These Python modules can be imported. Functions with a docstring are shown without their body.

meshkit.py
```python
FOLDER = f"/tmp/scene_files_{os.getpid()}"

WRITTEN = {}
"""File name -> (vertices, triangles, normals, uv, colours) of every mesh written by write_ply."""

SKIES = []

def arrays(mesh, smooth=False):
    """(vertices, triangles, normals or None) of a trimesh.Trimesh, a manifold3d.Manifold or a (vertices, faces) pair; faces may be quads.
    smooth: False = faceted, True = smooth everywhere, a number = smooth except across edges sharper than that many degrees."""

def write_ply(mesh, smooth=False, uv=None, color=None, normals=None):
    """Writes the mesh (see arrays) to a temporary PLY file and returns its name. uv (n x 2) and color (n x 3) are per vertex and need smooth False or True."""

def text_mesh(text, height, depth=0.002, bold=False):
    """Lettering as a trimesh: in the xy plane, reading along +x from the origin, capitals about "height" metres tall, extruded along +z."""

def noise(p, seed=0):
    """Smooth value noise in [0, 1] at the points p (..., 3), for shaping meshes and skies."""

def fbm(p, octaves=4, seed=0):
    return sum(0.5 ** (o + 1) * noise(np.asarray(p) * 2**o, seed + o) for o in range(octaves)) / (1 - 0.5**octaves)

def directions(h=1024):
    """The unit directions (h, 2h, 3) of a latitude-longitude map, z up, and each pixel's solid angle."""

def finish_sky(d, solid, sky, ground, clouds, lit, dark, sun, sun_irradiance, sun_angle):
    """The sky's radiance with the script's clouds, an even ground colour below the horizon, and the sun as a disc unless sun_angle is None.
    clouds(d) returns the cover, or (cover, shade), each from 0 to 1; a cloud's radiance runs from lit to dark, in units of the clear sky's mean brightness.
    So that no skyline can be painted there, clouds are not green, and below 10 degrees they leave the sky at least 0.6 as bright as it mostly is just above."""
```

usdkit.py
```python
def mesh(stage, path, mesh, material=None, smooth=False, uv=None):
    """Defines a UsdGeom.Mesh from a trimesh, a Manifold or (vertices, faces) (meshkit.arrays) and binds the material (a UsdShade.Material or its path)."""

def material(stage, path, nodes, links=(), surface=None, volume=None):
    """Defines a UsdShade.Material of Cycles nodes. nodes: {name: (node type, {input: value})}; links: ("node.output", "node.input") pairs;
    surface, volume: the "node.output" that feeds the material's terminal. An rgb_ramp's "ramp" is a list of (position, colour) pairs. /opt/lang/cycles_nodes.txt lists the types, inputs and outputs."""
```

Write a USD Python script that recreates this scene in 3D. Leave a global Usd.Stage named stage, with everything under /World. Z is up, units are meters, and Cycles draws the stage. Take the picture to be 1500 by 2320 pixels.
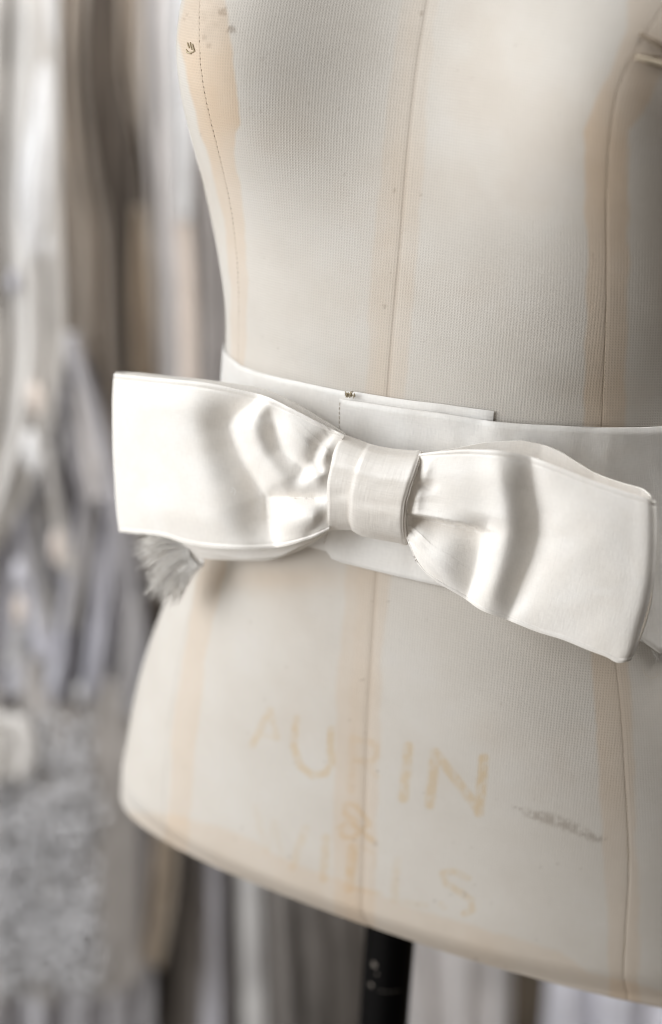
import math, random
import numpy as np
from pxr import Usd, UsdGeom, UsdLux, UsdShade, Gf, Sdf, Vt
from scipy.interpolate import PchipInterpolator
from scipy.ndimage import gaussian_filter
import usdkit, meshkit

random.seed(7)
RNG = np.random.default_rng(7)
stage = Usd.Stage.CreateInMemory()
UsdGeom.SetStageUpAxis(stage, 'Z')
UsdGeom.SetStageMetersPerUnit(stage, 1.0)
UsdGeom.Xform.Define(stage, '/World')
UsdGeom.Scope.Define(stage, '/World/Looks')

# ------------------------------------------------------------------ camera
PHI, ELEV, DIST, ROLL, FOC = 0.46361, 0.34954, 0.79149, 0.05592, 3738.99   # FOC: pixels across a picture 1500 wide
_c, _s = math.cos(PHI), math.sin(PHI)
_right, _fh = np.array([_c, _s, 0]), np.array([-_s, _c, 0])
FW = _fh * math.cos(ELEV) + np.array([0, 0, -math.sin(ELEV)])
_up = _fh * math.sin(ELEV) + np.array([0, 0, math.cos(ELEV)])
POS = _right * -0.06852 + np.array([0, 0, -0.08388]) - FW * DIST
RT = _right * math.cos(ROLL) + _up * math.sin(ROLL)
UP = -_right * math.sin(ROLL) + _up * math.cos(ROLL)
cam = UsdGeom.Camera.Define(stage, '/World/camera')
m4 = Gf.Matrix4d(*RT, 0, *UP, 0, *(-FW), 0, *POS, 1)
cam.AddTransformOp().Set(m4)
cam.CreateHorizontalApertureAttr(24.0)
cam.CreateVerticalApertureAttr(24.0 * 1024 / 662)
cam.CreateFocalLengthAttr(24.0 * FOC / 1500)
cam.CreateFStopAttr(3.5)
cam.CreateFocusDistanceAttr(0.662)
cam.CreateClippingRangeAttr(Gf.Vec2f(0.02, 50))
cam.CreateExposureAttr(0.07)

# ------------------------------------------------------------------ window light and added fills
def rect_light(name, pos, target, w, h, power, color):
    l = UsdLux.RectLight.Define(stage, '/World/' + name)
    pos, target = np.array(pos, float), np.array(target, float)
    z = pos - target
    z /= np.linalg.norm(z)
    x = np.cross([0, 0, 1.0], z); x /= np.linalg.norm(x)
    y = np.cross(z, x)
    l.AddTransformOp().Set(Gf.Matrix4d(*x, 0, *y, 0, *z, 0, *pos, 1))
    l.CreateWidthAttr(w); l.CreateHeightAttr(h)
    l.CreateIntensityAttr(power); l.CreateColorAttr(Gf.Vec3f(*color))
    return l
rect_light('window_light', (-1.60, -1.50, 0.58), (0, -0.05, -0.08), 2.2, 1.9, 5.4, (0.965, 0.985, 1.0))
rect_light('gown_fill_light', (0.36, 0.40, 0.80), (-0.36, 0.58, -0.2), 0.7, 0.7, 12.5, (1.0, 0.985, 0.96))  # added fill behind the form, brightens the hanging gowns only
rect_light('overhead_fill_light', (-0.3, -0.3, 1.9), (-.2, .1, 0), 2.4, 2.4, 0.5, (1.0, 0.97, 0.92))  # added soft fill from above, stands for ceiling bounce
rect_light('front_fill_light', (0.5, -2.4, 0.1), (0, 0, -0.1), 2.6, 2.2, 0.30, (1.0, 0.92, 0.82))  # added weak frontal fill, no lamp of the room
rect_light('floor_bounce_light', (-0.4, -0.9, -1.0), (-.1, 0, 0), 1.6, 1.2, 0.95, (1.0, 0.94, 0.86))

# ------------------------------------------------------------------ helpers
def project(X):
    q = np.asarray(X) - POS
    w = q @ FW
    return np.stack([750 + FOC * (q @ RT) / w, 1160 - FOC * (q @ UP) / w], -1)
def ray(px, py):
    px, py = np.asarray(px, float), np.asarray(py, float)
    return (px[..., None] - 750) / FOC * RT - (py[..., None] - 1160) / FOC * UP + FW
def at_y(px, py, y):                     # the point seen at (px, py) that lies at world depth y
    q = ray(px, py)
    return POS + ((np.asarray(y) - POS[1]) / q[..., 1])[..., None] * q
def at_h(px, py, dist):                  # ... that lies on the upright plane at that level distance from the camera
    q = ray(px, py)
    return POS + (np.asarray(dist) / (q @ _fh))[..., None] * q

USED = {}
def unique(path):
    n = USED.get(path, 0)
    USED[path] = n + 1
    return path if n == 0 else f'{path}_{n:03d}'
def thing(name, label, cat, group=None, loc=(0, 0, 0)):
    x = UsdGeom.Xform.Define(stage, unique('/World/' + name))
    if any(loc): x.AddTranslateOp().Set(Gf.Vec3d(*loc))
    p = x.GetPrim()
    p.SetCustomDataByKey('label', label); p.SetCustomDataByKey('category', cat)
    if group: p.SetCustomDataByKey('group', group)
    return p
def part(name, mesh, mat, parent=None, smooth=True, uv=None, label=None, kind=None, marks=None):
    path = unique((str(parent.GetPath()) if parent else '/World') + '/' + name)
    m = usdkit.mesh(stage, path, mesh, mat, smooth=smooth, uv=uv)
    m.CreateDoubleSidedAttr(True)
    if marks is not None:
        UsdGeom.PrimvarsAPI(m).CreatePrimvar('marks', Sdf.ValueTypeNames.Color3fArray, 'vertex').Set(Vt.Vec3fArray.FromNumpy(np.asarray(marks, np.float32)))
    p = m.GetPrim()
    if label: p.SetCustomDataByKey('label', label)
    if kind: p.SetCustomDataByKey('kind', kind)
    return p
def grid_faces(nr, nc, wrap=False):
    i, j = np.meshgrid(np.arange(nr - 1), np.arange(nc if wrap else nc - 1), indexing='ij')
    k = (j + 1) % nc
    return np.stack([i * nc + j, i * nc + k, (i + 1) * nc + k, (i + 1) * nc + j], -1).reshape(-1, 4)
def join(*ms):
    vs, fs, n = [], [], 0
    for v, f in ms:
        v, f = np.asarray(v), np.asarray(f)
        if f.shape[1] == 4: f = np.vstack([f[:, [0, 1, 2]], f[:, [0, 2, 3]]])
        vs.append(v.reshape(-1, 3)); fs.append(f + n); n += len(vs[-1])
    return np.vstack(vs), np.vstack(fs)
def shell(front, back, uv=None):
    """A sheet with thickness: FRONT and BACK are (r, c, 3) grids; their rims are joined by a band of its own, so that the edge stays crisp."""
    r, c, _ = front.shape
    f = grid_faces(r, c)
    n = r * c
    idx = np.arange(n).reshape(r, c)
    rim = np.concatenate([idx[0, :-1], idx[:-1, -1], idx[-1, :0:-1], idx[:0:-1, 0]])
    k = np.arange(len(rim)); nx = (k + 1) % len(rim)
    a, b = 2 * n, 2 * n + len(rim)
    F, B = front.reshape(-1, 3), back.reshape(-1, 3)
    v, fa = np.vstack([F, B, F[rim], B[rim]]), np.vstack([f, f[:, ::-1] + n, np.stack([k + a, k + b, nx + b, nx + a], -1)])
    return (v, fa) if uv is None else (v, fa, np.vstack([uv, uv, uv[rim], uv[rim]]))
def tube(points, radius, sides=6):
    p = np.asarray(points, float)
    r = np.broadcast_to(radius, (len(p),))
    t = np.gradient(p, axis=0); t /= np.linalg.norm(t, axis=1, keepdims=True) + 1e-12
    a = np.cross(t, np.where(np.abs(t[:, 2:]) < .9, [0, 0, 1.], [1., 0, 0])); a /= np.linalg.norm(a, axis=1, keepdims=True) + 1e-12
    b = np.cross(t, a); g = np.arange(sides) * 2 * np.pi / sides
    v = p[:, None] + r[:, None, None] * (np.cos(g)[None, :, None] * a[:, None] + np.sin(g)[None, :, None] * b[:, None])
    f = grid_faces(len(p), sides, True)
    v = np.vstack([v.reshape(-1, 3), p[:1], p[-1:]])
    n = len(p) * sides
    k = np.arange(sides)
    cap = np.vstack([np.stack([(k + 1) % sides, k, np.full(sides, n)], -1), np.stack([n - sides + k, n - sides + (k + 1) % sides, np.full(sides, n + 1)], -1)])
    return join((v, f), (v[:0], cap - 0)) if False else (v, np.vstack([f[:, [0, 1, 2]], f[:, [0, 2, 3]], cap]))
def poly(points, n):
    """n points evenly along a smooth line through POINTS (2-D or 3-D)."""
    p = np.asarray(points, float)
    d = np.r_[0, np.cumsum(np.linalg.norm(np.diff(p, axis=0), axis=1))]
    x = np.linspace(0, d[-1], n) if np.isscalar(n) else np.asarray(n) * d[-1]
    if len(p) < 3: return np.stack([np.interp(x, d, p[:, k]) for k in range(p.shape[1])], -1)
    return np.stack([PchipInterpolator(d, p[:, k])(x) for k in range(p.shape[1])], -1)
def coons(top, bottom, left, right, s, t):
    """Grid of picture points between four lines; s along (left to right), t down."""
    T, B, L, R = poly(top, s), poly(bottom, s), poly(left, t), poly(right, t)
    s, t = np.asarray(s)[None, :, None], np.asarray(t)[:, None, None]
    return (1 - t) * T[None] + t * B[None] + (1 - s) * L[:, None] + s * R[:, None] - ((1 - s) * (1 - t) * T[0] + s * (1 - t) * T[-1] + (1 - s) * t * B[0] + s * t * B[-1])
def line_dist(P, line):
    """Distance of points P (..., 2) to a polyline and the signed side (positive to the left as it runs down the picture)."""
    line = np.asarray(line, float)
    best = np.full(P.shape[:-1], 1e9); side = np.zeros(P.shape[:-1]); along = np.zeros(P.shape[:-1])
    L = np.r_[0, np.cumsum(np.linalg.norm(np.diff(line, axis=0), axis=1))]
    for k in range(len(line) - 1):
        a, b = line[k], line[k + 1]
        ab = b - a
        h = np.clip(((P - a) @ ab) / (ab @ ab), 0, 1)
        q = P - (a + h[..., None] * ab)
        dd = np.hypot(q[..., 0], q[..., 1])
        u = dd < best
        cr = ab[0] * (P[..., 1] - a[1]) - ab[1] * (P[..., 0] - a[0])
        best = np.where(u, dd, best); side = np.where(u, np.sign(cr), side); along = np.where(u, (L[k] + h * (L[k + 1] - L[k])) / L[-1], along)
    return best, side, along
def sstep(x, a, b):
    t = np.clip((x - a) / (b - a), 0, 1)
    return t * t * (3 - 2 * t)

# ------------------------------------------------------------------ materials
MAT = {}
def material(name, nodes, links, surface='p.BSDF'):
    MAT[name] = usdkit.material(stage, '/World/Looks/' + name, nodes, links, surface=surface)
    return MAT[name]

# aged canvas: plain weave relief, tape stains, ink lettering, soiling and painted shade carried by the mesh
WP = 2 * math.pi / 0.0012
material('canvas', {
    'uv': ('uvmap', {'attribute': 'st'}),
    'xyz': ('separate_xyz', {}),
    'wob': ('noise_texture', {'scale': 260.0, 'detail': 2.0}),
    'wobs': ('math', {'math_type': 'multiply_add', 'value2': 2.2, 'value3': -1.1}),
    'su': ('math', {'math_type': 'multiply_add', 'value2': WP}), 'sv': ('math', {'math_type': 'multiply_add', 'value2': WP * 1.06}),
    'cu': ('math', {'math_type': 'sine'}), 'cv': ('math', {'math_type': 'sine'}),
    'weave': ('math', {'math_type': 'maximum'}),
    'fine': ('noise_texture', {'scale': 1400.0, 'detail': 2.0, 'roughness': 0.6}),
    'slub_m': ('mapping', {'scale': (110, 1000, 60)}), 'slub': ('noise_texture', {'scale': 1.0, 'detail': 2.0}),
    'slub2_m': ('mapping', {'scale': (1000, 100, 60)}), 'slub2': ('noise_texture', {'scale': 1.0, 'detail': 2.0}),
    'h1': ('math', {'math_type': 'multiply_add', 'value2': 0.7}),
    'h2': ('math', {'math_type': 'multiply_add', 'value2': 0.5}),
    'h3': ('math', {'math_type': 'multiply_add', 'value2': 0.5}),
    'bump': ('bump', {'strength': 0.30, 'distance': 0.00026}),
    'tone': ('noise_texture', {'scale': 22.0, 'detail': 4.0, 'roughness': 0.6}),
    'toner': ('rgb_ramp', {'ramp': [(0.3, (0.59, 0.548, 0.495)), (0.55, (0.618, 0.58, 0.53)), (0.75, (0.628, 0.596, 0.556))]}),
    'wr': ('map_range', {'from_min': -1.0, 'from_max': 2.2, 'to_min': 0.86, 'to_max': 1.11}),
    'cw': ('mix', {'mix_type': 'multiply', 'fac': 1.0}),
    'mk': ('attribute', {'attribute': 'marks'}), 'ms': ('separate_color', {}),
    'c1': ('mix', {'mix_type': 'multiply', 'color2': (1.0, 0.848, 0.70)}),
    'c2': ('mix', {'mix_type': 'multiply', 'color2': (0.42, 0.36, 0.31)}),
    'c3': ('mix', {'mix_type': 'multiply', 'color2': (0.93, 0.73, 0.44)}),
    'p': ('principled_bsdf', {'roughness': 0.85, 'specular_ior_level': 0.2, 'sheen_weight': 0.08, 'sheen_roughness': 0.5}),
}, [('uv.UV', 'xyz.vector'), ('uv.UV', 'wob.vector'), ('wob.fac', 'wobs.value1'), ('xyz.x', 'su.value1'), ('wobs.value', 'su.value3'), ('xyz.y', 'sv.value1'), ('wobs.value', 'sv.value3'),
    ('su.value', 'cu.value1'), ('sv.value', 'cv.value1'), ('cu.value', 'weave.value1'), ('cv.value', 'weave.value2'),
    ('uv.UV', 'fine.vector'), ('uv.UV', 'slub_m.vector'), ('slub_m.vector', 'slub.vector'), ('uv.UV', 'slub2_m.vector'), ('slub2_m.vector', 'slub2.vector'),
    ('weave.value', 'h1.value1'), ('fine.fac', 'h1.value3'), ('slub.fac', 'h2.value1'), ('h1.value', 'h2.value3'), ('slub2.fac', 'h3.value1'), ('h2.value', 'h3.value3'),
    ('h3.value', 'bump.height'), ('uv.UV', 'tone.vector'), ('tone.fac', 'toner.fac'), ('h3.value', 'wr.value'), ('toner.color', 'cw.color1'), ('wr.result', 'cw.color2'),
    ('mk.color', 'ms.color'), ('cw.color', 'c1.color1'), ('ms.r', 'c1.fac'), ('c1.color', 'c2.color1'), ('ms.g', 'c2.fac'), ('c2.color', 'c3.color1'), ('ms.b', 'c3.fac'),
    ('c3.color', 'p.base_color'), ('bump.normal', 'p.normal')])

def satin(name, color, rough=0.34, spec=0.5, bump=0.2, lines=(260, 1500)):
    return material(name, {
        'uv': ('uvmap', {'attribute': 'st'}),
        'm': ('mapping', {'scale': (lines[0], lines[1], 1)}), 'n': ('noise_texture', {'scale': 1.0, 'detail': 3.0, 'roughness': 0.7}),
        'm2': ('mapping', {'scale': (lines[1], lines[0], 1)}), 'n2': ('noise_texture', {'scale': 1.0, 'detail': 2.0}),
        'big': ('noise_texture', {'scale': 55.0, 'detail': 2.0, 'distortion': 0.6}),
        'cr': ('noise_texture', {'type': 'ridged_multifractal', 'scale': 28.0, 'detail': 3.0, 'distortion': 0.8}),
        'sum': ('math', {'math_type': 'add'}), 'b': ('bump', {'strength': bump, 'distance': 0.00016}),
        'b2': ('bump', {'strength': 0.35, 'distance': 0.00035}), 'b3': ('bump', {'strength': 0.16, 'distance': 0.0005}),
        'tr': ('rgb_ramp', {'ramp': [(0.3, tuple(c * k for c, k in zip(color, (.955, .94, .92)))), (0.7, color)]}),
        'tw': ('map_range', {'from_min': 0.5, 'from_max': 1.5, 'to_min': 0.93, 'to_max': 1.05}),
        'cm': ('mix', {'mix_type': 'multiply', 'fac': 1.0}),
        'rr': ('map_range', {'from_min': 0.3, 'from_max': 0.7, 'to_min': rough - 0.06, 'to_max': rough + 0.08}),
        'p': ('principled_bsdf', {'specular_ior_level': spec, 'sheen_weight': 0.15, 'sheen_roughness': 0.4}),
    }, [('uv.UV', 'm.vector'), ('m.vector', 'n.vector'), ('uv.UV', 'm2.vector'), ('m2.vector', 'n2.vector'), ('n.fac', 'sum.value1'), ('n2.fac', 'sum.value2'), ('uv.UV', 'big.vector'), ('uv.UV', 'cr.vector'),
        ('big.fac', 'b2.height'), ('cr.fac', 'b3.height'), ('b2.normal', 'b3.normal'), ('sum.value', 'b.height'), ('b3.normal', 'b.normal'), ('big.fac', 'tr.fac'), ('tr.color', 'cm.color1'), ('sum.value', 'tw.value'), ('tw.result', 'cm.color2'),
        ('cm.color', 'p.base_color'), ('n.fac', 'rr.value'), ('rr.result', 'p.roughness'), ('b.normal', 'p.normal')])
satin('ivory_satin', (0.925, 0.893, 0.85), 0.45, 0.45, 0.5)
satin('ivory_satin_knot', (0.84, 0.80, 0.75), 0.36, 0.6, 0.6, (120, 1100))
satin('belt_satin', (0.88, 0.86, 0.83), 0.42, 0.48, 0.5)

def plain(name, color, rough=0.7, spec=0.3, metallic=0.0, vary=0.12, scale=30.0):
    return material(name, {
        'tc': ('texture_coordinate', {}), 'n': ('noise_texture', {'scale': scale, 'detail': 4.0}),
        'r': ('rgb_ramp', {'ramp': [(0.3, tuple(c * (1 - vary) for c in color)), (0.7, tuple(min(1, c * (1 + vary)) for c in color))]}),
        'p': ('principled_bsdf', {'roughness': rough, 'specular_ior_level': spec, 'metallic': metallic}),
    }, [('tc.object', 'n.vector'), ('n.fac', 'r.fac'), ('r.color', 'p.base_color')])
plain('thread', (0.55, 0.47, 0.36)); plain('dark_thread_shade', (0.25, 0.2, 0.15)); plain('white_thread', (0.90, 0.88, 0.85), 0.6)
material('fray_thread', {'d': ('diffuse_bsdf', {'color': (0.93, 0.91, 0.88)}), 't': ('translucent_bsdf', {'color': (0.93, 0.91, 0.88)}), 'm': ('mix_closure', {'fac': 0.45})}, [('d.BSDF', 'm.closure1'), ('t.BSDF', 'm.closure2')], 'm.closure')
plain('shadow_line_tan', (0.66, 0.60, 0.52)); plain('gold_thread', (0.50, 0.42, 0.29)); plain('stone_wall', (0.07, 0.058, 0.048), 0.9, 0.2, 0, 0.4, 4.0); plain('floor_boards', (0.10, 0.08, 0.06), 0.6, 0.3, 0, 0.3, 3.0)
plain('board', (0.5, 0.45, 0.38))
material('black_paint', {
    'tc': ('texture_coordinate', {}), 'n': ('noise_texture', {'scale': 55.0, 'detail': 3.0, 'roughness': 0.6}),
    'r': ('rgb_ramp', {'ramp': [(0.70, (0.003, 0.003, 0.0035)), (0.74, (0.16, 0.14, 0.12))]}),
    'p': ('principled_bsdf', {'roughness': 0.4, 'specular_ior_level': 0.08})}, [('tc.object', 'n.vector'), ('n.fac', 'r.fac'), ('r.color', 'p.base_color')])

# ------------------------------------------------------------------ the setting
def box(x0, x1, y0, y1, z0, z1):
    v = np.array([[x, y, z] for z in (z0, z1) for y in (y0, y1) for x in (x0, x1)], float)
    return v, np.array([[0, 2, 3, 1], [4, 5, 7, 6], [0, 1, 5, 4], [2, 6, 7, 3], [0, 4, 6, 2], [1, 3, 7, 5]])
FLOOR = -1.02
part('floor', box(-4, 4, -3, 3.5, FLOOR - 0.1, FLOOR), MAT['floor_boards'], None, False, kind='structure')
wv, wf = box(-2.5, 2.5, 0, 0.1, FLOOR + 0.002, 1.6)
wp = POS + _fh * 2.05
wv = np.array([_right * v[0] + _fh * v[1] for v in wv]) * [1, 1, 0] + [[wp[0], wp[1], v[2]] for v in wv]
part('wall', (wv, wf), MAT['stone_wall'], None, False, kind='structure')

# ------------------------------------------------------------------ the dress form
ZK = np.array([.23, .18, .13, .07, 0, -.08, -.14, -.20, -.245, -.262])[::-1]
sp = lambda v: PchipInterpolator(ZK, np.array(v)[::-1])
A_ = sp([0.1411, 0.134, 0.1377, 0.1296, 0.1181, 0.1282, 0.1515, 0.172, 0.1812, 0.1858])
B_ = sp([0.0928, 0.087, 0.0958, 0.1038, 0.1079, 0.1073, 0.1063, 0.1021, 0.0985, 0.0876])
PR_ = sp([0.0958, 0.0979, 0.0861, 0.0827, 0.0842, 0.0958, 0.1087, 0.1178, 0.1204, 0.1215])
NEXP, HEMD = 2.41858, -0.01768
BX, BZ, BS, BH = 0.0873, 0.1382, 0.0388, 0.0386
ZTOP, ZHEM = 0.235, -0.262
def body(u, z, inset=0.0):
    u, z, inset = np.broadcast_arrays(np.asarray(u, float), np.asarray(z, float), inset)
    zc = np.clip(z, ZHEM, .235)
    low = np.minimum(z - ZHEM, 0)
    a, b = A_(zc) - inset - .15 * low, B_(zc) - inset + .45 * low
    su, cu = np.sin(u), np.cos(u)
    b = np.where(cu < 0, 0.098 - inset, b)
    x = a * np.sign(su) * np.abs(su) ** (2 / NEXP)
    y = -b * np.sign(cu) * np.abs(cu) ** (2 / NEXP)
    k = np.where(zc < BZ, .8, .6)
    g = BH * (np.exp(-((x - BX) ** 2 + (zc - BZ) ** 2 * k) / BS ** 2 / 2) + np.exp(-((x + BX) ** 2 + (zc - BZ) ** 2 * k) / BS ** 2 / 2)) * np.clip(cu * 3, 0, 1)
    return np.stack([x, y - g, z], -1)
def normal(u, z):
    e = 1e-4
    du, dz = body(u + e, z) - body(u - e, z), body(u, z + e) - body(u, z - e)
    n = np.cross(du, dz)
    return n / np.linalg.norm(n, axis=-1, keepdims=True)
def u_of_x(x, z):
    return np.arcsin(np.clip(np.abs(x) / A_(np.clip(z, ZHEM, .235)), 0, 1) ** (NEXP / 2)) * np.sign(x)
_gu, _gz = np.meshgrid(np.linspace(-2.0, 1.6, 361), np.linspace(ZHEM, .23, 247), indexing='ij')
_gp = project(body(_gu, _gz))
_ok = np.einsum('ijk,ijk->ij', normal(_gu, _gz), POS - body(_gu, _gz)) > 0
def on_body(px, py):
    """(u, z) of the spot on the form's surface seen there."""
    d = np.where(_ok, (_gp[..., 0] - px) ** 2 + (_gp[..., 1] - py) ** 2, 1e12)
    k = np.unravel_index(d.argmin(), d.shape)
    u, z = _gu[k], _gz[k]
    for _ in range(4):
        p0 = project(body(u, z)); e = 1e-4
        J = np.stack([(project(body(u + e, z)) - p0) / e, (project(body(u, z + e)) - p0) / e], -1)
        if abs(np.linalg.det(J)) < 1e4: break
        st = np.linalg.solve(J, np.array([px, py]) - p0)
        u, z = u + np.clip(st[0], -.02, .02), np.clip(z + np.clip(st[1], -.006, .006), ZHEM, .23)
    return u, z

# stains, lettering, soiling and painted shade on the cloth
def band(P, rows, soft=5.0):
    r = np.array(sorted(rows), float)
    wob = (meshkit.fbm(np.stack([P[..., 0] / 60, P[..., 1] / 60, 0 * P[..., 0]], -1), 3, 3) - .5) * 14
    xl, xr, st = (np.interp(P[..., 1], r[:, 0], r[:, k]) for k in (1, 2, 3))
    x = P[..., 0] + wob
    return sstep(x, xl - soft, xl + soft) * (1 - sstep(x, xr - soft, xr + soft)) * st
def stroke(P, pts, width, seed, cover=0.5):
    b, _, al = line_dist(P, pts)
    n = meshkit.fbm(np.stack([P[..., 0] / 10, P[..., 1] / 13, 0 * P[..., 0] + seed], -1), 2, seed)
    return (1 - sstep(b, width * .35, width * .75)) * (.42 + .58 * sstep(n, cover - .2, cover + .2))
LETTERS = [
    ([(572, 1688), (612, 1608)], 15, .50), ([(612, 1608), (628, 1672)], 13, .36), ([(585, 1662), (622, 1672)], 11, .32),
    ([(672, 1628), (665, 1690), (680, 1735), (708, 1757), (738, 1752), (752, 1728), (748, 1690), (750, 1652)], 15, .62),
    ([(800, 1672), (796, 1790)], 17, .22), ([(800, 1674), (850, 1684), (855, 1712), (840, 1726), (802, 1722)], 13, .34), ([(820, 1724), (856, 1760)], 12, .22),
    ([(926, 1692), (914, 1808)], 21, .62), ([(986, 1706), (974, 1822)], 21, .66), ([(992, 1712), (1086, 1836)], 20, .66), ([(1096, 1718), (1086, 1840)], 21, .80),
    ([(838, 1868), (806, 1824), (784, 1822), (782, 1844), (806, 1860), (786, 1862), (770, 1876), (776, 1896), (800, 1898), (836, 1866)], 11, .5), ([(800, 1868), (846, 1906)], 12, .55),
    ([(578, 1830), (604, 1930)], 14, .18), ([(604, 1930), (622, 1862)], 12, .14), ([(622, 1862), (640, 1950)], 12, .14), ([(692, 1878), (662, 1966)], 17, .34),
    ([(738, 1898), (734, 1992)], 17, .46), ([(800, 1920), (790, 2012)], 20, .62), ([(794, 2012), (862, 2024)], 10, .25), ([(820, 1920), (850, 1935), (850, 1965)], 9, .16),
    ([(900, 1948), (894, 2038)], 16, .32), ([(894, 2040), (964, 2052)], 13, .22),
    ([(1060, 1990), (1030, 1974), (1004, 1978), (1010, 2002), (1044, 2022), (1068, 2040), (1070, 2062), (1052, 2070)], 14, .52), ([(1006, 2056), (998, 2048)], 12, .3)]
SPOTS = [(504, 26, 11, .5), (525, 65, 10, .62), (464, 85, 7, .36), (473, 103, 7, .36), (423, 34, 7, .35), (417, 44, 5, .35), (895, 433, 5, .4), (952, 440, 4, .4), (955, 30, 5, .5), (1005, 28, 3, .4), (870, 695, 4, .4),
         (820, 1540, 4, .4), (880, 1362, 3, .3), (857, 1748, 4, .45), (800, 1902, 4, .4), (852, 1912, 4, .45), (984, 2040, 3, .5), (1053, 2028, 8, .3), (655, 1942, 5, .35), (548, 1876, 4, .3), (1135, 1595, 3, .3), (1318, 1970, 3, .3),
         (1350, 1612, 3, .25), (560, 1020, 3, .2), (1080, 2172, 5, .4), (1146, 2191, 4, .4), (864, 2060, 3, .4), (590, 250, 4, .35), (575, 258, 3, .3), (608, 120, 3, .2), (660, 430, 3, .15)]
SPECKS = [(RNG.uniform(400, 1480), RNG.choice([RNG.uniform(20, 860), RNG.uniform(1330, 2200)]), RNG.uniform(2.2, 4.2), RNG.uniform(.08, .30)) for _ in range(90)]
CENTRE_BAND = [(-80, 925, 1010, .30), (15, 908, 990, .30), (200, 884, 972, .32), (400, 862, 955, .36), (600, 845, 945, .40), (800, 832, 925, .42), (950, 820, 915, .4), (1300, 788, 888, .5), (1500, 766, 864, .55), (1700, 758, 860, .6), (1900, 756, 852, .62), (2080, 756, 848, .5)]
CENTRE_CORE = [(-80, 940, 975, .2), (400, 885, 925, .2), (800, 850, 890, .25), (1300, 808, 862, .3), (1900, 780, 826, .35), (2080, 780, 826, .3)]
RIGHT_BAND = [(-80, 1430, 1560, .35), (60, 1420, 1530, .4), (160, 1388, 1500, .5), (230, 1345, 1470, .62), (300, 1320, 1425, .75), (340, 1326, 1424, .78), (450, 1324, 1424, .75), (600, 1332, 1425, .65), (900, 1322, 1415, .6), (1300, 1330, 1412, .5), (1520, 1345, 1424, .5), (1700, 1352, 1436, .5), (2000, 1372, 1446, .35), (2150, 1380, 1450, .4)]
LEFT_BAND = [(-60, 420, 500, .5), (90, 405, 524, .7), (130, 416, 528, .9), (200, 426, 540, 1.), (280, 448, 544, .95), (300, 455, 532, .9), (340, 472, 532, .8), (430, 492, 545, .62), (500, 508, 554, .55), (640, 520, 562, .45), (800, 522, 556, .4), (1250, 465, 520, .5), (1314, 448, 508, .45), (1400, 430, 482, .42), (1500, 412, 466, .42), (1600, 396, 452, .45), (1700, 386, 440, .45), (1800, 388, 432, .4), (1890, 372, 430, .3)]
HEMLINE = [(200, 1815), (275, 1836), (420, 1855), (500, 1878), (607, 1925), (700, 1972), (876, 2036), (1000, 2081), (1127, 2113), (1265, 2161), (1340, 2199), (1484, 2247), (1700, 2300)]
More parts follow.
